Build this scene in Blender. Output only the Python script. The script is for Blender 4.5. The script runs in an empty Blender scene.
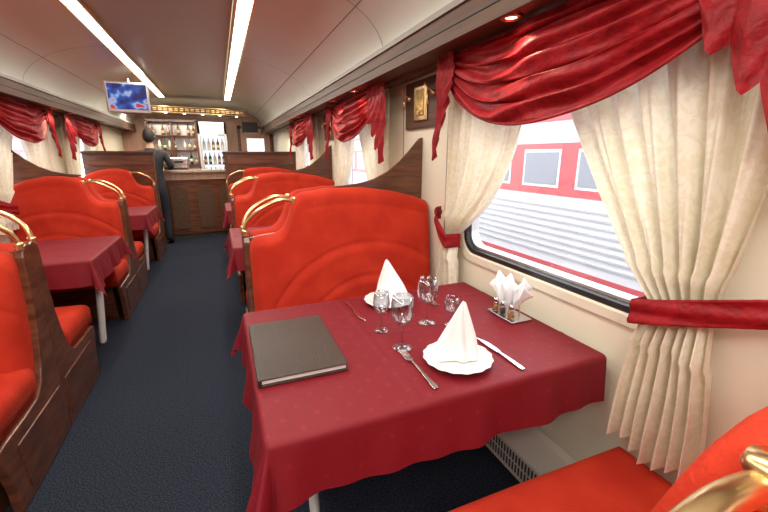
import bpy, math, random
from mathutils import Vector, Matrix
random.seed(4)
S=bpy.context.scene
COL=S.collection
sin,cos,pi=math.sin,math.cos,math.pi

# ------------------------------------------------------------ materials
def new_mat(name):
    m=bpy.data.materials.new(name); m.use_nodes=True
    nt=m.node_tree; b=nt.nodes['Principled BSDF']
    return m,nt,b
def mat(name,c,rough=.5,metal=0,c2=None,scale=8,stretch=(1,1,1),bump=0,bscale=None,sheen=0,coat=0,detail=4,emit=0,ramp=(.35,.65),alpha=1,spec=None):
    m,nt,b=new_mat(name)
    b.inputs['Base Color'].default_value=(*c,1)
    b.inputs['Roughness'].default_value=rough
    b.inputs['Metallic'].default_value=metal
    if sheen: 
        b.inputs['Sheen Weight'].default_value=sheen; b.inputs['Sheen Roughness'].default_value=.4
        b.inputs['Sheen Tint'].default_value=(min(1,c[0]*1.6),min(1,c[1]*3+.05),min(1,c[2]*3+.03),1)
    if coat: b.inputs['Coat Weight'].default_value=coat; b.inputs['Coat Roughness'].default_value=.15
    if spec is not None: b.inputs['Specular IOR Level'].default_value=spec
    if emit: b.inputs['Emission Color'].default_value=(*c,1); b.inputs['Emission Strength'].default_value=emit
    tc=nt.nodes.new('ShaderNodeTexCoord'); mp=nt.nodes.new('ShaderNodeMapping')
    mp.inputs['Scale'].default_value=stretch
    nt.links.new(tc.outputs['Object'],mp.inputs['Vector'])
    if c2 is not None:
        n=nt.nodes.new('ShaderNodeTexNoise'); n.inputs['Scale'].default_value=scale; n.inputs['Detail'].default_value=detail
        nt.links.new(mp.outputs[0],n.inputs['Vector'])
        r=nt.nodes.new('ShaderNodeValToRGB')
        r.color_ramp.elements[0].position=ramp[0]; r.color_ramp.elements[1].position=ramp[1]
        r.color_ramp.elements[0].color=(*c,1); r.color_ramp.elements[1].color=(*c2,1)
        nt.links.new(n.outputs['Fac'],r.inputs[0]); nt.links.new(r.outputs[0],b.inputs['Base Color'])
    if bump:
        n2=nt.nodes.new('ShaderNodeTexNoise'); n2.inputs['Scale'].default_value=bscale or scale; n2.inputs['Detail'].default_value=3
        nt.links.new(mp.outputs[0],n2.inputs['Vector'])
        bp=nt.nodes.new('ShaderNodeBump'); bp.inputs['Strength'].default_value=bump; bp.inputs['Distance'].default_value=.01
        nt.links.new(n2.outputs['Fac'],bp.inputs['Height']); nt.links.new(bp.outputs[0],b.inputs['Normal'])
    return m
M={}
M['plush']=mat('red_plush',(.42,.022,.009),.85,c2=(.52,.036,.014),scale=7,sheen=.3,bump=.25,bscale=140,spec=.2)
M['satin']=mat('red_damask_drape',(.21,.003,.007),.55,c2=(.32,.007,.012),scale=26,bump=.45,bscale=60,sheen=.2,spec=.3)
M['wood']=mat('dark_cherry_wood',(.07,.022,.010),.3,c2=(.16,.055,.025),scale=3,stretch=(2,2,14),coat=.3)
M['woodv']=mat('cherry_wood_side',(.085,.026,.012),.3,c2=(.18,.064,.030),scale=3,stretch=(1,3,12),coat=.3)
M['cornice']=mat('walnut_cornice',(.075,.037,.022),.5,c2=(.12,.062,.038),scale=4,stretch=(12,.7,12),spec=.3)
M['pinkwood']=mat('light_cherry_panel',(.46,.26,.18),.4,c2=(.56,.34,.25),scale=3,stretch=(10,2,.8))
M['brass']=mat('polished_brass',(.76,.56,.28),.28,1)
M['gold']=mat('gold_relief',(.75,.52,.2),.35,1,c2=(.45,.28,.08),scale=20,bump=.6,bscale=50)
M['steel']=mat('steel',(.62,.62,.64),.22,1)
M['alu']=mat('brushed_aluminium',(.6,.6,.6),.35,.8)
M['railgrey']=mat('grey_cornice_rail',(.26,.24,.21),.45)
M['white']=mat('white_enamel',(.8,.8,.79),.35)
M['china']=mat('white_china',(.86,.85,.83),.15,coat=.5)
M['linen']=mat('white_linen',(.88,.88,.89),.8,bump=.1,bscale=300)
M['wall']=mat('cream_wall_panel',(.78,.73,.58),.45,c2=(.81,.76,.62),scale=2)
M['ceil']=mat('beige_ceiling',(.62,.64,.57),.32,c2=(.65,.67,.60),scale=1.5)
M['ceilc']=mat('ceiling_centre_panel',(.41,.42,.375),.4)
M['seam']=mat('dark_seam',(.05,.045,.04),.6)
M['ceilseam']=mat('ceiling_joint',(.22,.20,.17),.6)
M['carpet']=mat('navy_carpet',(.010,.013,.023),.95,c2=(.040,.047,.066),scale=150,detail=3,bump=.2,bscale=260,spec=.1,ramp=(.4,.68))
M['black']=mat('black_rubber',(.012,.012,.013),.4)
M['leather']=mat('brown_leather',(.026,.018,.011),.36,c2=(.038,.027,.018),scale=60,bump=.35,bscale=320)
M['paper']=mat('paper_pages',(.8,.8,.78),.7)
M['grille']=mat('heater_enamel',(.66,.62,.54),.4)
M['lamp']=mat('lamp_glow',(1,.90,.72),.5,emit=9)
M['tube']=mat('fluorescent_diffuser',(1,.96,.84),.5,emit=5)
M['fridgelight']=mat('fridge_backlight',(.85,.92,1),.5,emit=1.1)
M['skin']=mat('skin',(.55,.32,.22),.5)
M['hair']=mat('dark_hair',(.015,.01,.008),.7)
M['granite']=mat('bar_top_stone',(.35,.24,.18),.2,c2=(.5,.38,.3),scale=40)
M['ground']=mat('railway_ballast',(.36,.36,.37),.9,c2=(.5,.5,.5),scale=20)
M['platform']=mat('platform_concrete',(.42,.43,.44),.8,c2=(.52,.53,.54),scale=3)
M['trainwhite']=mat('train_grey_paint',(.58,.58,.62),.4)
M['trainrib']=mat('train_rib_grey',(.36,.36,.40),.5)  # plain darker grey of the ribs and underframe
M['trainred']=mat('train_red_paint',(.46,.085,.10),.4)
M['trainwin']=mat('train_window_glass',(.24,.25,.30),.1)
M['bottleg']=mat('green_bottle',(.02,.12,.04),.1)
M['bottlea']=mat('amber_bottle',(.35,.14,.02),.1)
M['labels']=mat('bottle_label',(.8,.7,.5),.5)
# tablecloth : woven damask medallions on a lattice
m,nt,b=new_mat('crimson_tablecloth')
tc=nt.nodes.new('ShaderNodeTexCoord')
mp=nt.nodes.new('ShaderNodeMapping'); mp.inputs['Rotation'].default_value=(0,0,pi/4); nt.links.new(tc.outputs['Object'],mp.inputs[0])
vo=nt.nodes.new('ShaderNodeTexVoronoi'); vo.feature='F1'; vo.distance='MANHATTAN'; vo.inputs['Scale'].default_value=16; vo.inputs['Randomness'].default_value=0
nt.links.new(mp.outputs[0],vo.inputs['Vector'])
r=nt.nodes.new('ShaderNodeValToRGB'); e=r.color_ramp.elements
e[0].position=.10; e[0].color=(.22,.011,.020,1); e[1].position=.20; e[1].color=(.175,.006,.013,1)
nt.links.new(vo.outputs['Distance'],r.inputs[0]); nt.links.new(r.outputs[0],b.inputs['Base Color'])
b.inputs['Roughness'].default_value=.62; b.inputs['Specular IOR Level'].default_value=.3
n2=nt.nodes.new('ShaderNodeTexNoise'); n2.inputs['Scale'].default_value=9; n2.inputs['Detail'].default_value=2; nt.links.new(tc.outputs['Object'],n2.inputs['Vector'])
bp=nt.nodes.new('ShaderNodeBump'); bp.inputs['Strength'].default_value=.45; bp.inputs['Distance'].default_value=.014
nt.links.new(n2.outputs['Fac'],bp.inputs['Height']); nt.links.new(bp.outputs[0],b.inputs['Normal'])
M['cloth']=m
def glassmat(name,tint=(1,1,1),base=.04,k=.8,pw=3.0):
    m,nt,b=new_mat(name)
    out=nt.nodes['Material Output']; nt.nodes.remove(b)
    t=nt.nodes.new('ShaderNodeBsdfTransparent'); t.inputs[0].default_value=(*tint,1)
    g=nt.nodes.new('ShaderNodeBsdfGlossy'); g.inputs['Roughness'].default_value=.03
    f=nt.nodes.new('ShaderNodeLayerWeight'); f.inputs[0].default_value=.5
    p=nt.nodes.new('ShaderNodeMath'); p.operation='POWER'; p.inputs[1].default_value=pw
    a=nt.nodes.new('ShaderNodeMath'); a.operation='MULTIPLY_ADD'; a.inputs[1].default_value=k; a.inputs[2].default_value=base
    nt.links.new(f.outputs['Facing'],p.inputs[0]); nt.links.new(p.outputs[0],a.inputs[0])
    mx=nt.nodes.new('ShaderNodeMixShader')
    nt.links.new(a.outputs[0],mx.inputs[0]); nt.links.new(t.outputs[0],mx.inputs[1]); nt.links.new(g.outputs[0],mx.inputs[2])
    nt.links.new(mx.outputs[0],out.inputs[0]); return m
M['pane']=glassmat('window_glass',(.97,.98,.98),.05,.5,4)
M['crystal']=glassmat('wine_glass_crystal',(.90,.92,.94),.10,.85,1.8)
# translucent curtain
m,nt,b=new_mat('cream_jacquard')
out=nt.nodes['Material Output']
tc=nt.nodes.new('ShaderNodeTexCoord'); n=nt.nodes.new('ShaderNodeTexNoise'); n.inputs['Scale'].default_value=22; n.inputs['Detail'].default_value=2; n.inputs['Distortion'].default_value=2
nt.links.new(tc.outputs['Object'],n.inputs['Vector'])
r=nt.nodes.new('ShaderNodeValToRGB'); r.color_ramp.elements[0].position=.47; r.color_ramp.elements[1].position=.53
r.color_ramp.elements[0].color=(.84,.78,.62,1); r.color_ramp.elements[1].color=(.89,.85,.72,1)
nt.links.new(n.outputs['Fac'],r.inputs[0]); nt.links.new(r.outputs[0],b.inputs['Base Color']); b.inputs['Roughness'].default_value=.6
bp=nt.nodes.new('ShaderNodeBump'); bp.inputs['Strength'].default_value=.25; bp.inputs['Distance'].default_value=.006
nt.links.new(n.outputs['Fac'],bp.inputs['Height']); nt.links.new(bp.outputs[0],b.inputs['Normal'])
tl=nt.nodes.new('ShaderNodeBsdfTranslucent'); nt.links.new(r.outputs[0],tl.inputs[0])
mx=nt.nodes.new('ShaderNodeMixShader'); mx.inputs[0].default_value=.25
nt.links.new(b.outputs[0],mx.inputs[1]); nt.links.new(tl.outputs[0],mx.inputs[2]); nt.links.new(mx.outputs[0],out.inputs[0])
M['curtain']=m
# tv picture
m,nt,b=new_mat('tv_picture')
tc=nt.nodes.new('ShaderNodeTexCoord'); n=nt.nodes.new('ShaderNodeTexNoise'); n.inputs['Scale'].default_value=9; n.inputs['Detail'].default_value=1
nt.links.new(tc.outputs['Object'],n.inputs['Vector']); r=nt.nodes.new('ShaderNodeValToRGB')
e=r.color_ramp.elements; e[0].position=.38; e[0].color=(.006,.02,.14,1); e[1].position=.64; e[1].color=(.4,.6,.9,1)
x=r.color_ramp.elements.new(.55); x.color=(.02,.10,.5,1); x=r.color_ramp.elements.new(.69); x.color=(.7,.05,.05,1)
nt.links.new(n.outputs['Fac'],r.inputs[0]); nt.links.new(r.outputs[0],b.inputs['Emission Color']); b.inputs['Emission Strength'].default_value=.8
b.inputs['Base Color'].default_value=(.01,.01,.02,1); b.inputs['Roughness'].default_value=.2
M['tv']=m
# person clothing: trousers / jacket / skin split by height
m,nt,b=new_mat('person_clothing')
tc=nt.nodes.new('ShaderNodeTexCoord'); sp=nt.nodes.new('ShaderNodeSeparateXYZ'); nt.links.new(tc.outputs['Object'],sp.inputs[0])
def gt(sock,v):
    q=nt.nodes.new('ShaderNodeMath'); q.operation='GREATER_THAN'; q.inputs[1].default_value=v; nt.links.new(sock,q.inputs[0]); return q.outputs[0]
def mixc(f,a,bc):
    q=nt.nodes.new('ShaderNodeMix'); q.data_type='RGBA'; nt.links.new(f,q.inputs[0])
    if isinstance(a,tuple): q.inputs[6].default_value=(*a,1)
    else: nt.links.new(a,q.inputs[6])
    q.inputs[7].default_value=(*bc,1); return q.outputs[2]
c=mixc(gt(sp.outputs[2],.10),(.01,.01,.01),(.015,.016,.025))
c=mixc(gt(sp.outputs[2],.93),c,(.02,.02,.024))
c=mixc(gt(sp.outputs[2],1.505),c,(.55,.32,.22))
c=mixc(gt(sp.outputs[1],.33),c,(.55,.32,.22))
nt.links.new(c,b.inputs['Base Color']); b.inputs['Roughness'].default_value=.8
M['clothes']=m

# ------------------------------------------------------------ helpers
def link(o,parent=None):
    COL.objects.link(o)
    if parent:
        o.parent=parent; o.matrix_parent_inverse=Matrix.Translation(parent.location).inverted()
    return o
def empty(name,loc=(0,0,0)):
    o=bpy.data.objects.new(name,None); o.location=loc; o.empty_display_size=.1; COL.objects.link(o); return o
def mesh(name,v,f,mt,parent=None,smooth=False,bevel=0,seg=2,solid=0,sub=0):
    me=bpy.data.meshes.new(name); me.from_pydata([tuple(p) for p in v],[],f)
    me.materials.append(M[mt] if isinstance(mt,str) else mt)
    import bmesh
    bm=bmesh.new(); bm.from_mesh(me); bmesh.ops.recalc_face_normals(bm,faces=bm.faces); bm.to_mesh(me); bm.free()
    if smooth:
        for p in me.polygons: p.use_smooth=True
    o=bpy.data.objects.new(name,me); link(o,parent)
    if solid:
        md=o.modifiers.new('s','SOLIDIFY'); md.thickness=solid; md.offset=0
    if bevel:
        md=o.modifiers.new('b','BEVEL'); md.width=bevel; md.segments=seg; md.limit_method='ANGLE'
    if sub:
        md=o.modifiers.new('u','SUBSURF'); md.levels=sub; md.render_levels=sub
    return o
def boxdata(x0,x1,y0,y1,z0,z1):
    v=[(x,y,z) for x in(x0,x1) for y in(y0,y1) for z in(z0,z1)]
    f=[(0,1,3,2),(4,6,7,5),(0,4,5,1),(2,3,7,6),(0,2,6,4),(1,5,7,3)]
    return v,f
def box(name,x0,x1,y0,y1,z0,z1,mt,parent=None,bevel=0,seg=2,smooth=False):
    v,f=boxdata(min(x0,x1),max(x0,x1),min(y0,y1),max(y0,y1),min(z0,z1),max(z0,z1))
    return mesh(name,v,f,mt,parent,bevel=bevel,seg=seg,smooth=smooth)
def boxes(name,lst,mt,parent=None,bevel=0):
    V=[];F=[]
    for b in lst:
        v,f=boxdata(*b); k=len(V); V+=v; F+=[tuple(i+k for i in q) for q in f]
    return mesh(name,V,F,mt,parent,bevel=bevel)
def grid(name,nu,nv,fn,mt,parent=None,smooth=True,solid=0,sub=0):
    V=[fn(i/nu,j/nv) for i in range(nu+1) for j in range(nv+1)]
    F=[(i*(nv+1)+j,(i+1)*(nv+1)+j,(i+1)*(nv+1)+j+1,i*(nv+1)+j+1) for i in range(nu) for j in range(nv)]
    return mesh(name,V,F,mt,parent,smooth,solid=solid,sub=sub)
def lathe(name,prof,c,mt,parent=None,n=32,smooth=True,rf=None):
    V=[];F=[]
    for (r,z) in prof:
        for k in range(n):
            a=2*pi*k/n; rr=r*(rf(a,r) if rf else 1)
            V.append((c[0]+rr*cos(a),c[1]+rr*sin(a),c[2]+z))
    for i in range(len(prof)-1):
        for k in range(n):
            F.append((i*n+k,i*n+(k+1)%n,(i+1)*n+(k+1)%n,(i+1)*n+k))
    if prof[0][0]>1e-4: F.append(tuple(range(n)))
    if prof[-1][0]>1e-4: F.append(tuple((len(prof)-1)*n+k for k in range(n)))
    return mesh(name,V,F,mt,parent,smooth)
def prism(name,pts,axis,a0,a1,mt,parent=None,bevel=0,smooth=False):
    def P(p,a):
        if axis=='x': return (a,p[0],p[1])
        if axis=='y': return (p[0],a,p[1])
        return (p[0],p[1],a)
    n=len(pts); V=[P(p,a0) for p in pts]+[P(p,a1) for p in pts]
    F=[tuple(range(n)),tuple(range(2*n-1,n-1,-1))]+[(i,(i+1)%n,n+(i+1)%n,n+i) for i in range(n)]
    return mesh(name,V,F,mt,parent,bevel=bevel,smooth=smooth)
def tube(name,pts,r,mt,parent=None,radii=None):
    cu=bpy.data.curves.new(name,'CURVE'); cu.dimensions='3D'; cu.bevel_depth=r; cu.bevel_resolution=5; cu.resolution_u=8; cu.use_fill_caps=True
    s=cu.splines.new('NURBS'); s.points.add(len(pts)-1); s.order_u=3; s.use_endpoint_u=True
    for i,p in enumerate(pts):
        s.points[i].co=(*p,1)
        if radii: s.points[i].radius=radii[i]
    cu.materials.append(M[mt]); o=bpy.data.objects.new(name,cu); return link(o,parent)
def interp(tab,x):
    if x<=tab[0][0]: return tab[0][1]
    for (a,b),(c,d) in zip(tab,tab[1:]):
        if x<=c: return b+(d-b)*(x-a)/(c-a)
    return tab[-1][1]

# ------------------------------------------------------------ dimensions
XR,XL,XC=1.18,-1.68,-.25
Y0,Y1=-1.6,9.3
PARTS=[.012,2.23,4.37,6.51]
PARTSL=[.0,2.29,4.37,6.51]
WR=[-.94,1.2,3.34,5.48]
WL=[-.94,1.2,2.95,4.6,6.45]
ZW0,ZW1,HW=.90,1.74,.52

# ------------------------------------------------------------ room shell
box('floor',XL-.1,XR+.1,Y0,Y1,-.05,0,'carpet')
def wall(name,xa,xb,cs):
    L=[(xa,xb,Y0,Y1,0,ZW0),(xa,xb,Y0,Y1,ZW1,2.0)]
    y=Y0
    for c in cs:
        L.append((xa,xb,y,c-HW,ZW0,ZW1)); y=c+HW
    L.append((xa,xb,y,Y1,ZW0,ZW1))
    boxes(name,L,'wall')
wall('wall_right',XR,XR+.08,WR)
wall('wall_left',XL-.08,XL,WL)
box('wall_back',XL-.1,XR+.1,Y0-.06,Y0,0,2.4,'pinkwood')
box('wall_end',XL-.1,XR+.1,Y1,Y1+.06,0,2.4,'pinkwood')
# ceiling vault (smooth curve)
prof=[]
for i in range(15):
    a=(pi/2)*i/14
    prof.append((.42+.80*cos(a)**1.0, 1.965+.385*sin(a)**.95 if i else 1.965))
full=[(XC+d,z) for d,z in prof]+[(XC-d,z) for d,z in reversed(prof)]
def cfn(u,v):
    k=u*(len(full)-1); i=min(int(k),len(full)-2); t=k-i
    a,b=full[i],full[i+1]
    return (a[0]+(b[0]-a[0])*t, Y0+(Y1-Y0)*v, a[1]+(b[1]-a[1])*t)
grid('ceiling',len(full)-1,10,cfn,'ceil',smooth=True)
box('ceiling_centre_panel',XC-.43,XC+.43,Y0,7.75,2.325,2.34,'ceilc')
V=[];F=[]
for s_ in(1,-1):
    yy=.2
    while yy<9:
        for i,(d,z) in enumerate(prof[:-1]):
            x=XC+s_*d; k=len(V); V+=[(x,yy-.0035,z-.003),(x,yy+.0035,z-.003)]
            if i: F.append((k-2,k-1,k+1,k))
        yy+=2.14
    for idx in (6,):
        d,z=prof[idx]; x=XC+s_*d; k=len(V)
        V+=[(x-.003,Y0,z-.004),(x+.003,Y0,z-.004),(x+.003,Y1,z-.004),(x-.003,Y1,z-.004)]; F.append((k,k+1,k+2,k+3))
mesh('trim_ceiling_seams',V,F,'ceilseam')
# light strips
for s_ in (1,-1):
    x=XC+s_*.495+(.015 if s_<0 else 0)
    p=empty('ceiling_light_strip',(x,3,2.33))
    box('diffuser',x-.045,x+.045,Y0+.05,7.55,2.300,2.318,'tube',p)
    box('trim_inner',x-.060,x-.045,Y0+.05,7.55,2.290,2.335,'brass',p)
    box('trim_outer',x+.045,x+.060,Y0+.05,7.55,2.290,2.335,'brass',p)
    L=[]
    yy=Y0+.6
    while yy<7.5: L.append((x-.045,x+.045,yy,yy+.012,2.296,2.30)); yy+=1.07
    boxes('bars',L,'brass',p)
    ld=bpy.data.lights.new('strip_light','AREA'); ld.shape='RECTANGLE'; ld.size=.10; ld.size_y=9; ld.energy=64; ld.color=(1,.95,.85)
    lo=bpy.data.objects.new('strip_light',ld); lo.location=(x,3.0,2.28); link(lo,p)
# cornices
for nm,xw,sg in(('right',XR,-1),('left',XL,1)):
    xi=xw+sg*.25
    box('trim_cornice_'+nm,xi,xw,Y0,Y1,1.86,1.985,'cornice')
    box('trim_cornice_rail_'+nm,xi+sg*.012,xi,Y0,Y1,1.965,1.99,'railgrey')
    box('trim_cornice_groove_'+nm,xi+sg*.004,xi,Y0,Y1,1.905,1.911,'seam')
    box('trim_cornice_lip_'+nm,xi+sg*.01,xi-sg*.02,Y0,Y1,1.85,1.866,'cornice')
    box('trim_curtain_rail_'+nm,xw+sg*.05,xw+sg*.11,Y0,Y1,1.84,1.86,'cornice')
    box('baseboard_'+nm,xw,xw+sg*.012,Y0,Y1,0,.08,'wood')
    ys=[1.21,2.92,3.5,5.1,5.65,7.2]
    for y in ys:
        p=empty('recessed_downlight',(xi-sg*.06,y,1.855))
        c=(xi-sg*.04,y,1.856)
        lathe('ring',[(.022,0),(.026,-.008),(.036,-.006),(.038,.004)],c,'brass',p,24)
        lathe('bulb',[(.0,-.003),(.02,-.002),(.022,.003)],c,'lamp',p,20)
        ld=bpy.data.lights.new('spot','SPOT'); ld.energy=6; ld.spot_size=1.8; ld.color=(1,.82,.55); ld.shadow_soft_size=.03
        lo=bpy.data.objects.new('spot',ld); lo.location=(c[0],c[1],1.835); link(lo,p)

# ------------------------------------------------------------ windows
def rrect(c,hw,zc,hz,r,n=6):
    P=[]
    for (sy,sz,a0) in((1,1,0),(-1,1,pi/2),(-1,-1,pi),(1,-1,3*pi/2)):
        for k in range(n+1):
            a=a0+pi/2*k/n
            P.append((c+sy*(hw-r)+r*cos(a),zc+sz*(hz-r)+r*sin(a)))
    return P
def ring(name,xs,c,loops,mt,parent):
    V=[];n=0
    for x,(hw,hz,r) in zip(xs,loops):
        P=rrect(c,hw,(ZW0+ZW1)/2,hz,r); n=len(P); V+=[(x,a,b) for a,b in P]
    F=[]
    for i in range(len(loops)-1):
        F+=[(i*n+k,i*n+(k+1)%n,(i+1)*n+(k+1)%n,(i+1)*n+k) for k in range(n)]
    return mesh(name,V,F,mt,parent,smooth=False)
wn=1
HZ=(ZW1-ZW0)/2
def window(xw,sg,c):
    global wn
    p=empty('window_%d'%wn,(xw,c,ZW0)); wn+=1
    ring('cream_frame',[xw,xw+sg*.014,xw+sg*.017,xw+sg*.005],c,[(HW+.04,HZ+.04,.12),(HW+.035,HZ+.035,.115),(HW+.0,HZ+.0,.095),(HW-.012,HZ-.012,.09)],'wall',p)
    ring('rubber_gasket',[xw+sg*.006,xw+sg*.014,xw+sg*.012,xw-sg*.01],c,[(HW-.004,HZ-.004,.095),(HW-.012,HZ-.012,.09),(HW-.030,HZ-.030,.08),(HW-.036,HZ-.036,.075)],'black',p)
    ring('aluminium_rim',[xw-sg*.008,xw-sg*.008,xw-sg*.05,xw-sg*.08],c,[(HW-.03,HZ-.03,.08),(HW-.046,HZ-.046,.07),(HW-.050,HZ-.050,.07),(HW+.0,HZ+.0,.05)],'alu',p)
    x=xw-sg*.038
    mesh('pane',[(x,c-HW+.03,ZW0+.03),(x,c+HW-.03,ZW0+.03),(x,c+HW-.03,ZW1-.03),(x,c-HW+.03,ZW1-.03)],[(0,1,2,3)],'pane',p)
def curtain(xw,sg,c,k,pw,zb=.52):
    p=empty('window_curtain',(xw+sg*.07,c+k*.6,1.2))
    zt,ztie=1.838,.99
    sh=.14 if k==1 else 0
    def fn(u,v):
        z=zt+(zb-zt)*v
        z=z+ .02*sin(u*pi*3)*(v**6)
        if z>ztie:
            q=(zt-z)/(zt-ztie); inn=.03+.49*q**pw; outr=.75-sh-(.08-sh*.5)*q**2
        else:
            q=(ztie-z)/(ztie-zb); inn=.52-.05*sin(q*pi*.5); outr=.67-sh*.5+.06*sin(q*pi*.5)
        off=inn+(outr-inn)*u
        w=outr-inn
        A=.011+.020*(1-min(1,w/.7))+ .004
        ph=2*pi*7*u+.8*sin(3*u+5*v)+.5*c
        d=.068+A*(sin(ph)+.25*sin(2*ph+1+3*v))+.006*sin(2*pi*17*u+v*4)
        if abs(z-ztie)<.12: d=d*(1-.35*(1-abs(z-ztie)/.12))+.012
        return (xw+sg*d,c+k*off,z)
    grid('cloth',110,64,fn,'curtain',p)
    def tb(u,v):
        off=.49+(.36-sh*.7)*u
        zz=.965+ .115*u**1.1 + (v-.5)*(.072)
        d=.122*(1-u)**.35+.012+.004*sin(v*pi*3+u*6)+.002*sin(u*90)*sin(v*30)
        if u<.04: d=.05
        return (xw+sg*d,c+k*off,zz)
    grid('tieback',60,12,tb,'satin',p,solid=.005)
def valance(xw,sg,c):
    c=c-.06
    p=empty('swag_valance',(xw+sg*.12,c,1.84))
    def sw(u,t):
        g=(4*u*(1-u))
        y=c+(2*u-1)*(.59+.02*t)
        z=1.852-t*(.09+.255*g**.7)-.012*g*sin(t*pi*9)
        ph=t*2*pi*5+1.8*sin(2*pi*u)+.6*sin(5*pi*u)
        d=.125+.055*sin(pi*u)*(.4+.6*t)+.015*(sin(ph)+.35*sin(2.3*ph+4*u))*(.35+.65*g)+.004*sin(t*37+u*24)
        return (xw+sg*d,y,z)
    grid('swag',90,110,sw,'satin',p)
    pts=[sw(i/40,1.0) for i in range(41)]
    tube('swag_trim',pts,.005,'satin',p)
    for k,st0,wd,ln1 in((1,.52,.14,.33),(-1,.50,.32,.36)):
        def jb(s,t):
            n=4.0; ph=(s*n)%1; tri=1-abs(2*ph-1)
            st=(math.floor(s*n)+min(1,ph*1.6))/n
            ln=.13+ln1*min(1,st)+.03*tri
            y=c+k*(st0+wd*s*(1-.10*t)+.02*tri*(t-.5))
            d=.15+.028*tri*(.5+.6*t)+.005*sin(t*9+s*7)+.003*sin(t*23+s*31)
            return (xw+sg*d,y,1.852-ln*t)
        grid('cascade',64,24,jb,'satin',p)
for xw,sg,cs in((XR,-1,WR),(XL,1,WL)):
    for c in cs:
        window(xw,sg,c)
        for k in(1,-1): curtain(xw,sg,c,k,3.0 if k==1 else 1.2,.52 if sg<0 else .80)
        valance(xw,sg,c)
# wood coat-hook plaques between windows
def plaque(xw,sg,y):
    p=empty('coat_hook_plaque',(xw,y,1.7))
    box('board',xw+sg*.002,xw+sg*.022,y-.22,y+.22,1.56,1.835,'cornice',p,bevel=.004)
    box('gold_frame',xw+sg*.022,xw+sg*.034,y-.08,y+.08,1.60,1.80,'brass',p,bevel=.006)
    box('gold_relief',xw+sg*.03,xw+sg*.040,y-.05,y+.05,1.63,1.775,'gold',p,bevel=.01)
    for s_ in(-1,1):
        yy=y+s_*.15
        lathe('hook_base',[(.0,-.015),(.016,-.012),(.016,.012),(0,.015)],(xw+sg*.026,yy,1.74),'brass',p,14)
        tube('hook',[(xw+sg*.025,yy,1.74),(xw+sg*.06,yy,1.735),(xw+sg*.07,yy,1.70),(xw+sg*.055,yy,1.68)],.005,'brass',p)
        tube('hook_upper',[(xw+sg*.025,yy,1.745),(xw+sg*.07,yy,1.76),(xw+sg*.085,yy,1.79)],.005,'brass',p)
for a,b in zip(WR,WR[1:]): plaque(XR,-1,(a+b)/2-.06)
plaque(XR,-1,6.6)
boxes('trim_wall_joints_right',[(XR-.003,XR,y-.003,y+.003,.09,1.84) for y in (.40,1.93,2.5,4.1,4.65)],'ceilseam')
# heater convectors
for xw,sg,y0,y1 in((XR,-1,-1.4,6.4),(XL,1,-1.4,6.4)):
    p=empty('wall_heater',(xw+sg*.06,2.5,.1))
    prism('casing',[(xw+sg*.013,.02),(xw+sg*.10,.02),(xw+sg*.10,.15),(xw+sg*.055,.26),(xw+sg*.013,.26)],'y',y0,y1,'grille',p,bevel=.003)
    L=[]
    for c in ([1.24,3.4,5.5]):
        yy=c-.30
        while yy<c+.30:
            L.append((min(xw+sg*.1015,xw+sg*.099),max(xw+sg*.1015,xw+sg*.099),yy,yy+.010,.045,.085))
            L.append((min(xw+sg*.1015,xw+sg*.099),max(xw+sg*.1015,xw+sg*.099),yy,yy+.010,.095,.135))
            yy+=.019
    boxes('louvres',L,'seam',p)

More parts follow.
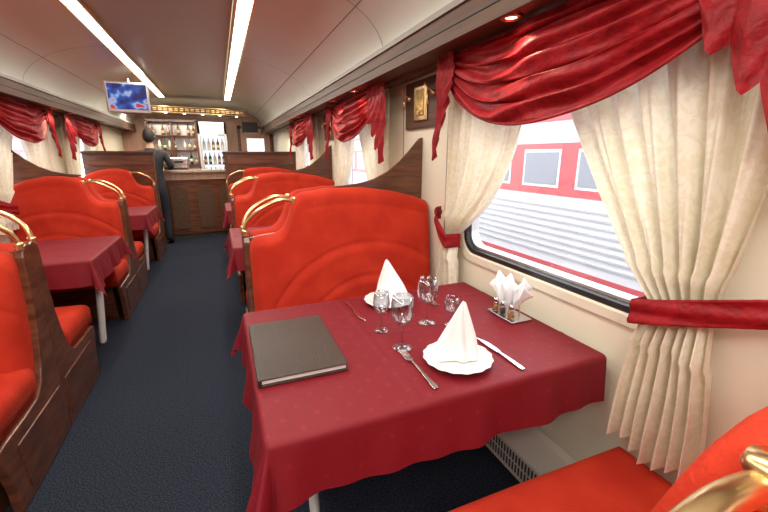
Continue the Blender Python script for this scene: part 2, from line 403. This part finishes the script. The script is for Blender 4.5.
# ------------------------------------------------------------ benches
TOP=[(0,.91),(.006,.945),(.02,.97),(.04,.982),(.07,.986),(.12,.988),(.15,.998),(.18,1.02),(.205,1.06),(.222,1.10),(.236,1.145),(.25,1.175),(.27,1.195),(.30,1.208)]
def bench(side,Yp,d,deep=.655):
    xa,xb=(.11,1.165) if side>0 else (-.88,-1.665)
    W=abs(xb-xa); X=lambda e: xa+side*e
    tab=TOP+[(.30+(W-.30)*t,z) for t,z in((.2,1.223),(.45,1.222),(.7,1.195),(.88,1.16),(1,1.13))]
    p=empty('dining_bench',(X(W/2),Yp+d*.35,0))
    cols=[0,.003,.008,.015,.025,.04]+[.06+i*(W-.10)/78 for i in range(79)]+[W-.02,W-.01,W-.003,W]
    NF,NT=60,10
    V=[];ringn=0
    for e in cols:
        T=interp(tab,e)
        edge=min(1,math.sqrt(max(0,min(e,W-e))/.045)) if min(e,W-e)<.045 else 1
        col=[]
        for j in range(NF+1):
            z=.40+(T-.05-.40)*j/NF
            q=.255-.115*((z-.40)/.8)**.9
            q+=.018*sin(pi*min(1,max(0,(z-.5)/.65)))
            gx=(e-W*.60)/1.12; 
            rr=math.hypot(gx,(z-.40))
            for R in(.33,.52):
                q-=.009*math.exp(-((rr-R)/.009)**2)
                q+=.006*math.exp(-((rr-R+.04)/.03)**2)
            q-=.005*math.exp(-((T-z-.085)/.008)**2) if e>.3 else 0
            q=.02+(q-.02)*(.70+.30*edge)
            col.append((q,z))
        qf=col[-1][0]; mid=(qf+.012)/2; hr=(qf-.012)/2
        for j in range(1,NT):
            a=pi*j/NT; col.append((mid+hr*cos(a),T-.05+.05*sin(a)))
        col.append((.012,T-.05)); col.append((.012,.40))
        ringn=len(col)
        V+=[(X(e),Yp+d*q,z) for q,z in col]
    F=[]
    for i in range(len(cols)-1):
        for j in range(ringn):
            F.append((i*ringn+j,(i+1)*ringn+j,(i+1)*ringn+(j+1)%ringn,i*ringn+(j+1)%ringn))
    F.append(tuple(range(ringn))); F.append(tuple((len(cols)-1)*ringn+j for j in range(ringn)))
    mesh('backrest',V,F,'plush',p,smooth=True)
    def cu(e0,e1,q0,q1,z0,z1,name):
        V=[];F=[]
        def pt(u,v,top):
            e=e0+(e1-e0)*u; q=q0+(q1-q0)*v
            ed=min(u*(e1-e0),(1-u)*(e1-e0),v*(q1-q0)+.05,(1-v)*(q1-q0)); r=.045
            k=1 if ed>r else math.sqrt(max(0,1-(1-ed/r)**2))
            return (X(e),Yp+d*q,(z1-r+r*k+.008*sin(pi*u)) if top else z0)
        us=[0,.003,.01,.02,.035,.05]+[.08+.84*i/20 for i in range(21)]+[.95,.965,.98,.99,.997,1]
        vs=[0]+[.1*i for i in range(1,9)]+[.86,.91,.94,.965,.98,.993,1]
        for u in us:
            for v in vs: V.append(pt(u,v,True))
        n=len(vs)
        for i in range(len(us)-1):
            for j in range(n-1): F.append((i*n+j,(i+1)*n+j,(i+1)*n+j+1,i*n+j+1))
        b=[i*n for i in range(len(us))]+[(len(us)-1)*n+j for j in range(1,n)]+[i*n+n-1 for i in range(len(us)-2,-1,-1)]+[j for j in range(n-2,0,-1)]
        k=len(V); 
        for bi in b: V.append((V[bi][0],V[bi][1],z0))
        m_=len(b)
        for t in range(m_): F.append((b[t],b[(t+1)%m_],k+(t+1)%m_,k+t))
        F.append(tuple(k+t for t in range(m_)))
        mesh(name,V,F,'plush',p,smooth=True)
    cu(-.012,W,.20,deep,.335,.47,'seat_cushion')
    prism('base',[(Yp+d*.02,0),(Yp+d*(deep-.115),0),(Yp+d*(deep-.095),.05),(Yp+d*(deep-.055),.334),(Yp+d*.02,.334)],'x',X(.05),X(W),'wood',p)
    k=deep-.655
    pr=[(0.0,.0),(0.0,.995),(.03,1.005),(.075,.99),(.09,.95),(.095,.86),(.10,.74),(.115,.62),(.14,.52),(.165,.44),(.20,.375),(.26,.335),(.40,.328),(.56+k,.328),(.61+k,.325),(.625+k,.31),(.62+k,.27),(.595+k,.20),(.575+k,.12),(.565+k,0)]
    prism('end_panel',[(Yp+d*q,z) for q,z in pr],'x',X(-.026),X(.010),'woodv',p,bevel=.006)
    pr2=[(.04,.05),(.04,.27),(.50,.27),(.48,.05)]
    prism('end_inset',[(Yp+d*q,z) for q,z in pr2],'x',X(-.032),X(-.024),'wood',p,bevel=.004)
    q=.10
    R=[(-.012,.99),(-.01,1.035),(.03,1.085),(.085,1.125),(.15,1.155),(.205,1.162),(.25,1.15)]
    tube('brass_rail',[(X(e),Yp+d*(q if e>.05 else .07+.03*max(0,e+.012)/.06),z+.01) for e,z in R],.0115,'brass',p)
    for e,z,qq in((-.012,.995,.07),(.25,1.16,q)):
        lathe('rail_collar',[(0,-.02),(.016,-.02),(.019,-.012),(.014,-.002),(.019,.008),(.016,.018),(0,.02)],(X(e),Yp+d*qq,z+.004),'brass',p,18)
    return p
def swoosh(side,Yp):
    xa,xb=(.11,1.178) if side>0 else (-.88,-1.678)
    W=abs(xb-xa)
    pr=[(.005,0),(.005,.96),(.20,.985),(.28,1.16),(.34,1.20),(W-.55,1.225),(W-.42,1.238),(W-.32,1.262),(W-.23,1.305),(W-.15,1.365),(W-.09,1.425),(W-.045,1.475),(W-.02,1.50),(W,1.505),(W,0)]
    prism('bench_partition',[(xa+side*e,z) for e,z in pr],'y',Yp-.011,Yp+.011,'wood',bevel=.004)
def tallpart(side,Yp):
    xa,xb=(.09,1.178) if side>0 else (-.84,-1.678)
    p=empty('wood_partition',((xa+xb)/2,Yp,0))
    x0,x1=min(xa,xb),max(xa,xb)
    box('panel',x0,x1,Yp,Yp+.10,0,1.42,'wood',p,bevel=.004)
    box('ledge',x0-.02 if side>0 else x0,x1+.02 if side<0 else x1,Yp-.03,Yp+.13,1.42,1.455,'cornice',p,bevel=.006)
    box('upper_inset',x0+.05,x1-.05,Yp-.008,Yp,1.26,1.39,'woodv',p,bevel=.004)
for side in(1,-1):
    PP=PARTS if side>0 else PARTSL
    for i,Yp in enumerate(PP[:3]):
        swoosh(side,Yp)
        bench(side,Yp,1,.72 if i==0 else .655)
        bench(side,Yp,-1)
    bench(side,PP[3],-1); tallpart(side,PP[3]+.012)

# ------------------------------------------------------------ tables
ZT=.75
def table(side,yc,hd=.425,xa0=None):
    xa,xb=(.05,1.145) if side>0 else (-.82,-1.66)
    if xa0: xa=xa0
    X=lambda e: xa+side*e; W=abs(xb-xa)
    p=empty('dining_table',(X(W/2),yc,0))
    box('top',X(.01),X(W-.002),yc-hd+.01,yc+hd-.01,ZT-.030,ZT-.006,'white',p,bevel=.006)
    V=[];F=[];n=20;L=[(.17,.026,0),(.17,.024,.02),(.165,.024,.35),(.15,.032,.70),(.15,.045,.72)]
    if side<0: L=[(.13,.030,0),(.13,.028,.02),(.10,.028,.35),(.07,.032,.70),(.07,.045,.72)]
    for e,r,z in L:
        for k in range(n):
            a=2*pi*k/n; V.append((X(e)+r*.8*cos(a),yc+r*1.25*sin(a),z))
    for i in range(len(L)-1):
        for k in range(n): F.append((i*n+k,i*n+(k+1)%n,(i+1)*n+(k+1)%n,(i+1)*n+k))
    F+= [tuple(range(n)),tuple((len(L)-1)*n+k for k in range(n))]
    mesh('leg',V,F,'white',p,smooth=True)
    box('wall_bracket',X(W-.10),(XR-.001 if side>0 else XL+.001),yc-.2,yc+.2,ZT-.10,ZT-.03,'alu',p)
    drop=.175
    Wt=W-.003
    def fn(u,v):
        cx=-drop+u*(Wt+drop); cy=-(hd+drop)+v*2*(hd+drop)
        qx=max(0,cx); qy=max(-hd,min(hd,cy))
        dx=cx-qx; dy=cy-qy; dd=math.hypot(dx,dy)
        crease=.0022*(math.exp(-((cx-.40)/.007)**2)+math.exp(-((cx-.78)/.007)**2)+math.exp(-(cy/.007)**2)+math.exp(-((cy-.24)/.007)**2)+math.exp(-((cy+.24)/.007)**2))
        if dd<1e-6:
            return (X(qx),yc+qy,ZT+crease+.0008*sin(cx*23)*sin(cy*19))
        nx,ny=dx/dd,dy/dd
        r=.016
        if dd<r*pi/2:
            a=dd/r; out=r*sin(a); dz=r*(1-cos(a))
        else:
            rest=dd-r*pi/2; out=r+rest*.13; dz=r+rest*.985
            corner= abs(nx*ny)*2
            wv=rest/drop
            if corner<.01:
                s_=qy if abs(nx)>.5 else qx
                out+=.013*sin(s_*15+1.6*sin(s_*9)+side)*wv+.005*sin(s_*47)*wv
            else:
                ang=math.atan2(abs(ny),abs(nx))
                out+= .055*wv*sin(2*ang)**1.5 + .020*wv*sin(ang*8)
                sx=qy; out+= .013*sin(sx*15+1.6*sin(sx*9)+side)*wv*max(0,1-ang*2.2)
                sy=qx; out+= .013*sin(sy*15+1.6*sin(sy*9)+side)*wv*max(0,1-(pi/2-ang)*2.2)
        return (X(qx)+side*nx*out,yc+qy+ny*out,ZT-dz)
    grid('tablecloth',140,140,fn,'cloth')
    return p
YT=1.235
for i,yc in enumerate((YT,YT+2.14,YT+4.28)):
    table(1,yc,.415); table(-1,yc,.38 if i==0 else .425,-1.05 if i==0 else None)

# ------------------------------------------------------------ tableware
Z=ZT+.003
def glass(x,y,h,R,name='wine_glass'):
    prof=[(0,0),(R*.85,0),(R*.85,.0015),(R*.4,.004),(.005,.010),(.0038,.02),(.0036,h*.40),(.006,h*.44),
          (R*.55,h*.49),(R*.88,h*.58),(R,h*.70),(R*.94,h*.85),(R*.82,h),(R*.80,h),(R*.92,h*.85),(R*.975,h*.70),(R*.85,h*.585),(R*.5,h*.50),(0,h*.47)]
    return lathe(name,prof,(x,y,Z),'crystal',None,36)
glass(.53,1.116,.19,.041)
glass(.711,1.267,.185,.041)
glass(.515,1.268,.155,.032)
glass(.79,1.215,.115,.030,'liqueur_glass')
def plate(x,y):
    lathe('dinner_plate',[(0,.004),(.062,.004),(.068,.0),(.072,.002),(.085,.010),(.108,.016),(.112,.018),(.108,.0195),(.086,.014),(.070,.008),(.06,.007),(0,.007)],(x,y,Z),'china',None,96,
          rf=lambda a,r:1+(.018*sin(a*16) if r>.1 else 0))
def napkin(x,y,rot,h=.19):
    V=[];F=[];nt_=84;nz=28
    for j in range(nz+1):
        t=j/nz
        for i in range(nt_+1):
            s=i/nt_; al=s*2*pi*1.15; a=rot+al
            prof_=.040+.052*math.exp(-(min(al%(2*pi),2*pi-al%(2*pi))/.38)**2)+.026*math.exp(-((al-2.35)/.34)**2)+.030*math.exp(-((al-4.05)/.34)**2)
            r=prof_*((1-t)**.80)+.0025+.003*s
            fold=.006*sin(al*5+t*5)*(1-t)**.6
            lean=.012*t
            V.append((x+(r+fold)*cos(a)-lean*cos(rot),y+(r+fold)*sin(a)-lean*sin(rot),Z+.010+h*t-.03*s*t*(1-t*.6)))
    for j in range(nz):
        for i in range(nt_):
            F.append((j*(nt_+1)+i,j*(nt_+1)+i+1,(j+1)*(nt_+1)+i+1,(j+1)*(nt_+1)+i))
    mesh('folded_napkin',V,F,'linen',None,smooth=True,solid=.0022)
plate(.658,.965); napkin(.668,.978,3.0)
plate(.658,1.53); napkin(.660,1.535,-.2)
def cutlery(kind,x,y,rot,L=.205):
    V=[];F=[]
    def strip(pts):
        k=len(V); n=len(pts)
        for s,w,z,off in pts:
            V.extend([(off-w,s,z),(off+w,s,z),(off+w,s,z+.0022),(off-w,s,z+.0022)])
        for i in range(n-1):
            for e in range(4): F.append((k+i*4+e,k+i*4+(e+1)%4,k+(i+1)*4+(e+1)%4,k+(i+1)*4+e))
        F.append((k,k+1,k+2,k+3)); m_=k+(n-1)*4; F.append((m_,m_+1,m_+2,m_+3))
    if kind=='fork':
        strip([(-L/2,.006,.001,0),(-L/2+.01,.009,.0015,0),(-L/2+.05,.0065,.003,0),(0,.0035,.006,0),(.04,.0035,.008,0),(.05,.009,.006,0),(.058,.012,.004,0)])
        for k in range(4):
            o=-.0098+k*.0065
            strip([(.056,.0028,.004,o),(.08,.0018,.003,o),(L/2,.001,.006,o)])
    else:
        strip([(-L/2,.006,.001,0),(-L/2+.01,.0085,.0012,0),(-L/2+.06,.007,.003,0),(-.005,.0045,.003,0),(.0,.008,.002,.002),(.03,.0105,.0015,.003),(.07,.010,.0015,.003),(.095,.006,.0015,.0),(L/2+.005,.001,.0015,-.004)])
    o=mesh('cutlery',V,F,'steel',None,bevel=.0006)
    o.name={'fork':'dinner_fork','knife':'table_knife'}[kind]
    o.location=(x,y,Z); o.rotation_euler=(0,0,rot)
cutlery('fork',.515,.968,.0,.235); cutlery('knife',.815,.955,0.02,.235)
cutlery('knife',.482,1.49,pi+.03,.23); cutlery('fork',.835,1.50,pi,.21)
# menu folder
p=empty('menu_folder',(.182,1.265,Z))
def menu_part(nm,hw,hl,z0,z1,mt,ang=-.01,dx=0,bev=.003):
    v,f=boxdata(-hw+dx,hw+dx,-hl,hl,z0,z1)
    R=Matrix.Rotation(ang,3,'Z')
    V=[]
    for q in v:
        w=R@Vector(q); V.append((w.x+.182,w.y+1.252,w.z+Z))
    mesh(nm,V,f,mt,p,bevel=bev)
menu_part('cover_back',.134,.205,0,.004,'leather')
menu_part('pages',.126,.197,.0042,.0185,'paper',dx=.002,bev=.001)
menu_part('cover_front',.134,.205,.019,.024,'leather')
menu_part('spine',.006,.205,0,.0235,'leather',dx=-.130)
# napkin holder + cruets
cx,cy=1.06,1.20
p=empty('napkin_holder',(cx,cy,Z))
box('tray',cx-.05,cx+.05,cy-.08,cy+.08,Z,Z+.008,'steel',p,bevel=.003)
tube('loop',[(cx,cy-.06,Z+.008),(cx,cy-.06,Z+.09),(cx,cy,Z+.12),(cx,cy+.06,Z+.09),(cx,cy+.06,Z+.008)],.002,'steel',p)
for i in range(11):
    a=-1.1+2.2*i/10; yy=cy+.045*(i-5)/5
    hh=.110+.014*((i*7)%3)
    def nf(u,v,a=a,yy=yy,hh=hh,i=i):
        w=.022+.050*v
        tip=hh*v*(1-.35*abs(u-.5)*2*v)
        return (cx-.018+.014*((i*5)%4)+(u-.5)*w*1.0, yy+.045*a*v+.016*abs(u-.5)*2*v*(1 if i%2 else -1), Z+.045+tip)
    grid('paper_napkin',8,8,nf,'linen',p,solid=.001)
for k,(dx,dy,mt) in enumerate(((-.032,-.05,'bottlea'),(-.032,.0,'black'),(-.032,.045,'bottlea'))):
    lathe('shaker',[(0,0),(.014,0),(.015,.01),(.013,.04),(.010,.046)],(cx+dx,cy+dy,Z+.008),'crystal',p,16)
    lathe('shaker_fill',[(0,.002),(.011,.002),(.011,.028),(0,.028)],(cx+dx,cy+dy,Z+.008),mt,p,14)
    lathe('shaker_cap',[(.011,.044),(.0115,.055),(.006,.062),(0,.063)],(cx+dx,cy+dy,Z+.008),'steel',p,16)

# ------------------------------------------------------------ bar
def barY(x,base): 
    t=(x+.75)/1.1
    return base-.22*(1-min(1,t*t))
xs=[XL+.01+(.38-XL-.01)*i/28 for i in range(29)]
p=empty('bar_counter',(-.7,7.7,0))
def plan(off,back): return [(x,barY(x,7.62)-off) for x in xs]+[(.38,back),(XL+.01,back)]
prism('body',plan(0,8.05),'z',0.08,1.0,'woodv',p)
prism('plinth',plan(-.03,8.03),'z',0,.08,'seam',p)
prism('counter_top',[(x,barY(x,7.62)-.09) for x in xs]+[(.42,8.1),(XL+.01,8.1)],'z',1.12,1.155,'granite',p)
prism('top_fascia',plan(.03,8.05),'z',1.0,1.12,'pinkwood',p)
for x0 in(-1.45,-1.05,-.65,-.25,.1):
    V=[];F=[]
    N=16
    for i in range(N+1):
        u=i/N; xx=x0-.13+.26*u; zt=.74+.16*math.sqrt(max(0,1-(2*u-1)**2))
        V+=[(xx,barY(xx,7.62)-.012,.18),(xx,barY(xx,7.62)-.012,zt)]
        if i: F.append((2*i-2,2*i-1,2*i+1,2*i))
    mesh('arched_panel',V,F,'cornice',p,solid=.012)
# canopy above bar
p=empty('bar_canopy',(-.6,7.5,2.2))
xs2=[-1.36+(1.90)*i/28 for i in range(29)]
prism('canopy_body',[(x,barY(x,7.66)-.05) for x in xs2]+[(.54,7.95),(-1.36,7.95)],'z',2.06,2.15,'cornice',p)
for zz in(2.06,2.15): tube('canopy_trim',[(x,barY(x,7.66)-.055,zz) for x in xs2],.007,'brass',p)
for i in range(7):
    x=-1.24+i*.27
    lathe('canopy_lamp',[(0,-.012),(.018,-.008),(.022,.0)],(x,barY(x,7.66)+.03,2.058),'lamp',p,14)
L=[]
for i in range(24):
    x=-1.33+i*.077; y=barY(x,7.66)-.062
    L.append((x,x+.05,y,y+.012,2.09,2.10)); L.append((x,x+.05,y,y+.012,2.115,2.125))
boxes('canopy_grille',L,'gold',p)
for yy,en in((8.4,42),(6.9,18)):
    ld=bpy.data.lights.new('bar_light','AREA'); ld.shape='RECTANGLE'; ld.size=1.9; ld.size_y=.3; ld.energy=en; ld.color=(1,.88,.72)
    lo=bpy.data.objects.new('bar_light',ld); lo.location=(-.6,yy,2.10 if yy>8 else 2.28); link(lo,p)
# fridge
p=empty('drinks_fridge',(-.05,8.95,0))
boxes('cabinet',[(-.31,-.27,8.65,9.25,.1,2.02),(.17,.21,8.65,9.25,.1,2.02),(-.31,.21,8.65,9.25,1.80,2.02),(-.31,.21,8.65,9.25,.0,.35),(-.31,.21,9.2,9.26,.1,2.02)],'alu',p)
box('backlight',-.27,.17,9.18,9.195,.36,1.79,'fridgelight',p)
boxes('shelves',[(-.27,.17,8.72,9.17,z,z+.012) for z in(.36,.65,.93,1.21,1.49)],'alu',p)
mesh('glass_door',[(-.28,8.645,.36),(.18,8.645,.36),(.18,8.645,1.8),(-.28,8.645,1.8)],[(0,1,2,3)],'pane',p)
box('handle',-.255,-.24,8.60,8.62,.8,1.3,'steel',p)
def bottle(nm,x,y,z,h,r,mt,parent): 
    lathe(nm,[(0,0),(r,0),(r,h*.55),(r*.85,h*.65),(r*.35,h*.76),(r*.32,h*.97),(0,h)],(x,y,z),mt,parent,12)
    lathe(nm+'_label',[(r*1.03,h*.2),(r*1.03,h*.45)],(x,y,z),'labels',parent,12)
for z in(.372,.662,.942,1.222,1.502):
    for i in range(5): bottle('bottle',-.22+i*.085,8.9,z,.23,.03,random.choice(['bottleg','bottlea','white','trainred']),p)
# back bar shelves
p=empty('back_bar_shelves',(-.85,9.1,1.2))
boxes('frame',[(-1.22,-1.18,8.95,9.28,.9,2.05),(-.36,-.32,8.95,9.28,.9,2.05),(-.79,-.76,8.95,9.28,.9,2.05),(-1.22,-.32,8.95,9.28,2.03,2.07),(-1.22,-.32,8.9,9.28,.86,.92)]+[(-1.2,-.34,8.97,9.28,z,z+.02) for z in(1.2,1.48,1.76)],'wood',p)
box('mirror_back',-1.18,-.36,9.26,9.29,.92,2.03,'alu',p)
for z in(.93,1.22,1.50,1.78):
    for i in range(9):
        if (i*3+int(z*10))%5==0: continue
        bottle('bottle',-1.12+i*.09,9.1,z,.20+.04*(i%2),.028,random.choice(['bottleg','bottlea','white','bottlea','crystal']),p)
box('back_worktop_cabinet',-1.25,-.34,8.75,9.28,0,.86,'wood')
# espresso machine on counter back
p=empty('coffee_machine',(-.62,7.95,1.157))
box('body',-.78,-.48,7.84,8.04,1.157,1.36,'steel',p,bevel=.02)
box('drip_tray',-.76,-.50,7.80,7.86,1.157,1.19,'black',p,bevel=.004)
box('group_head',-.70,-.56,7.80,7.85,1.27,1.31,'black',p,bevel=.008)
# end door on the right
p=empty('door_1',(.8,9.28,0))
boxes('leaf',[(.5,.62,9.24,9.28,0,1.95),(.98,1.1,9.24,9.28,0,1.95),(.62,.98,9.24,9.28,0,1.1),(.62,.98,9.24,9.28,1.75,1.95)],'pinkwood',p)
box('door_glass',.62,.98,9.255,9.262,1.1,1.75,'fridgelight',p)
boxes('casing',[(.44,.5,9.22,9.29,0,2.0),(1.1,1.16,9.22,9.29,0,2.0),(.44,1.16,9.22,9.29,1.95,2.01)],'wood',p)
lathe('knob',[(0,-.02),(.02,-.01),(.02,.01),(0,.02)],(.56,9.22,1.0),'brass',p,14)
# audio speaker
p=empty('loudspeaker',(.62,8.6,2.0))
box('case',.50,.80,8.5,8.66,1.83,2.03,'black',p,bevel=.01)
lathe('cone',[(.0,.0),(.06,.005),(.07,.0)],(.675,8.495,1.93),'seam',p,16)
box('wall_arm',.80,1.17,8.56,8.6,1.91,1.94,'black',p)

# ------------------------------------------------------------ television
tc_=Vector((-.89,5.6,2.05)); Rz=Matrix.Rotation(math.radians(8),3,'Z')
p=empty('television',tc_)
def tvbox(nm,x0,x1,y0,y1,z0,z1,mt,bev=0):
    v,f=boxdata(x0*.72,x1*.72,y0,y1,z0*.85,z1*.85)
    V=[tuple(Rz@(Matrix.Rotation(math.radians(8),3,'X')@Vector(q))+tc_) for q in v]
    mesh(nm,V,f,mt,p,bevel=bev)
tvbox('bezel',-.30,.30,-.02,.04,-.20,.19,'alu',.01)
tvbox('screen',-.265,.265,-.023,-.019,-.155,.165,'tv')
tvbox('rear_housing',-.2,.2,.04,.09,-.13,.12,'black',.01)
tube('ceiling_arm',[(-.89,5.66,2.05),(-.89,5.72,2.12),(-.89,5.72,2.27)],.018,'alu',p)

# ------------------------------------------------------------ man at the bar
px,py=-.95,7.10
man=empty('man_at_bar',(px,py,0))
def skin(nm,vs,es,rad,mt,sub=2):
    me=bpy.data.meshes.new(nm); me.from_pydata(vs,es,[]); me.materials.append(M[mt])
    o=bpy.data.objects.new(nm,me); COL.objects.link(o); o.parent=man
    md=o.modifiers.new('skin','SKIN'); md.use_smooth_shade=True
    if not me.skin_vertices:
        bpy.context.view_layer.objects.active=o
        try: bpy.ops.mesh.customdata_skin_add()
        except Exception: pass
    for i,r in enumerate(rad):
        sv=me.skin_vertices[0].data[i] if me.skin_vertices else None
        if sv: sv.radius=r if isinstance(r,tuple) else (r,r)
    if me.skin_vertices: me.skin_vertices[0].data[0].use_root=True
    s_=o.modifiers.new('sub','SUBSURF'); s_.levels=sub; s_.render_levels=sub
    return o
vs=[(0,0,.95),(0,.02,1.10),(0,.035,1.25),(0,.05,1.38),(0,.065,1.46),(0,.085,1.53),(0,.10,1.60)]
es=[(i,i+1) for i in range(6)]; rad=[(.155,.11),(.145,.105),(.165,.115),(.17,.11),(.09,.075),(.055,.058),(.055,.058)]
for sgn in(1,-1):
    b=len(vs)
    vs+=[(sgn*.10,0,.86),(sgn*.115,.03,.50),(sgn*.12,-.03,.10),(sgn*.125,.05,.045),(sgn*.13,.15,.035)]
    es+=[(0,b),(b,b+1),(b+1,b+2),(b+2,b+3),(b+3,b+4)]; rad+=[.092,.062,.045,.045,.038]
    b=len(vs)
    vs+=[(sgn*.185,.05,1.41),(sgn*.27,.03,1.22),(sgn*.23,.16,1.205),(sgn*.15,.33,1.195),(sgn*.135,.39,1.185)]
    es+=[(3,b),(b,b+1),(b+1,b+2),(b+2,b+3),(b+3,b+4)]; rad+=[.065,.050,.045,.030,(.038,.018)]
o=skin('body',vs,es,rad,'clothes')
for sgn in(1,-1):
    for k,(ln,a) in enumerate(((.068,-.28),(.078,-.08),(.073,.10),(.058,.28))):
        ox=(k-1.5)*.017*sgn; a2=a*sgn
        bx,by,bz=sgn*.135+ox,.395,1.185
        d=(sin(a2),cos(a2))
        fv=[(bx,by,bz),(bx+d[0]*ln*.45,by+d[1]*ln*.45,bz+.006),(bx+d[0]*ln*.8,by+d[1]*ln*.8,bz-.004),(bx+d[0]*ln,by+d[1]*ln,bz-.014)]
        skin('finger',fv,[(0,1),(1,2),(2,3)],[.010,.009,.008,.0065],'skin',1)
    bx=sgn*.115
    skin('thumb',[(bx,.36,1.185),(bx-sgn*.03,.385,1.178),(bx-sgn*.042,.415,1.172)],[(0,1),(1,2)],[.012,.011,.008],'skin',1)
def hfn(u,v):
    th=v*pi; ph=u*2*pi
    x=sin(th)*cos(ph); y=sin(th)*sin(ph); z=cos(th)
    sx=.077*(1-.18*max(0,-z)); sy=.098*(1-.12*max(0,-z)); sz=.122
    X_,Y_,Z_=x*sx,y*sy,z*sz
    if y>0:
        Y_+=.022*math.exp(-((x/.18)**2+((z+.12)/.2)**2))
        Y_+=.010*math.exp(-((x/.4)**2+((z+.75)/.15)**2))
        Y_-=.008*(math.exp(-(((x-.38)/.16)**2+((z-.05)/.1)**2))+math.exp(-(((x+.38)/.16)**2+((z-.05)/.1)**2)))
        Y_+=.004*math.exp(-((x/.3)**2+((z+.47)/.06)**2))
    return (X_,Y_+.115,Z_+1.675)
def ml(o): o.parent=man; o.matrix_parent_inverse=Matrix.Identity(4); return o
ml(grid('head',48,36,hfn,'skin'))
def hair(u,v):
    ph=u*2*pi; front=.5+.5*sin(ph); th=v*pi*(.74-.40*front)
    x=sin(th)*cos(ph); y=sin(th)*sin(ph); z=cos(th)
    r=1.07+.015*sin(ph*17+th*9)
    return (x*.077*r,y*.098*r+.112,z*.122*r+1.677)
ml(grid('hair',60,20,hair,'hair',solid=.006))
for sgn in(1,-1):
    ml(lathe('ear',[(0,-.028),(.010,-.02),(.014,.005),(.010,.024),(0,.03)],(sgn*.075,.11,1.668),'skin',None,12))
    ml(lathe('eye',[(0,-.010),(.008,-.006),(.010,0),(.008,.006),(0,.010)],(sgn*.030,.196,1.682),'white',None,12))
    ml(lathe('iris',[(0,-.005),(.004,-.003),(.005,0),(.004,.003),(0,.005)],(sgn*.030,.204,1.682),'black',None,10))

# ------------------------------------------------------------ outside
box('railway_ground',-14,22,-14,24,-1.35,-1.3,'ground')
def train(x0,x1,face):
    p=empty('passenger_train',((x0+x1)/2,3,-1))
    fx=x0 if face<0 else x1
    box('body',x0,x1,-9,18,-.30,2.5,'trainwhite',p,bevel=.15,seg=4)
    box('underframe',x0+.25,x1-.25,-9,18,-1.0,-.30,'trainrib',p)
    def fb(t): return tuple(sorted((fx+face*t,fx)))
    def strip(nm,z0,z1,mt,t=.012):
        a,b=fb(t); box(nm,a,b,-8.9,17.9,z0,z1,mt,p)
    strip('red_band_lower',-.22,-.10,'trainred'); strip('red_band_window',.86,1.56,'trainred'); strip('red_line',1.85,1.95,'trainred')
    W_=[];FR=[];L=[]
    yy=-8.6
    a,b=fb(.026); a2,b2=fb(.018)
    while yy<17:
        W_.append((a,b,yy,yy+.62,1.00,1.44)); FR.append((a2,b2,yy-.04,yy+.66,.96,1.48)); yy+=.98
    boxes('window_frames',FR,'trainwhite',p); boxes('windows',W_,'trainwin',p)
    a,b=fb(.02)
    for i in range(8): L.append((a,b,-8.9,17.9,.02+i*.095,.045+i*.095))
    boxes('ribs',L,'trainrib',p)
    for yy in(-7,-5.5,-1,1,4,6,11,13):
        prism('wheel',[(yy+.42*cos(2*pi*k/24),-.86+.42*sin(2*pi*k/24)) for k in range(24)],'x',fx-face*.35,fx-face*.5,'seam',p)
train(4.3,7.2,-1)
train(-8.2,-5.3,1)
box('station_platform',2.3,3.5,-12,20,-1.3,-.25,'platform')
box('platform_edge',2.28,2.42,-12,20,-.25,-.235,'white')

# ------------------------------------------------------------ world / fill
w=bpy.data.worlds.new('overcast'); S.world=w; w.use_nodes=True
nt=w.node_tree; bg=nt.nodes['Background']; bg.inputs[0].default_value=(.93,.96,1,1); bg.inputs[1].default_value=5.0
p=empty('flash_fill',(XC,-.7,2.3))  # unseen fill added in place of the camera flash, not a carriage lamp
box('fill_plate',XC-.35,XC+.35,-1.0,-.4,2.30,2.324,'tube',p,bevel=.01)  # glowing plate added to go with the flash fill
ld=bpy.data.lights.new('lamp','AREA'); ld.shape='RECTANGLE'; ld.size=.7; ld.size_y=.6; ld.energy=30; ld.color=(1,.97,.92)
lo=bpy.data.objects.new('lamp',ld); lo.location=(XC,-.7,2.28); lo.rotation_euler=(math.radians(25),0,0); link(lo,p)

# ------------------------------------------------------------ camera
cd=bpy.data.cameras.new('camera'); cd.sensor_width=36; cd.lens=390/768*36; cd.clip_start=.02
co=bpy.data.objects.new('camera',cd); COL.objects.link(co)
co.location=(0,0,1.4); co.rotation_euler=(math.radians(90-14.5),0,math.radians(-22.5))
S.camera=co
S.view_settings.view_transform='Standard'
S.view_settings.look='None'
S.view_settings.exposure=0.0
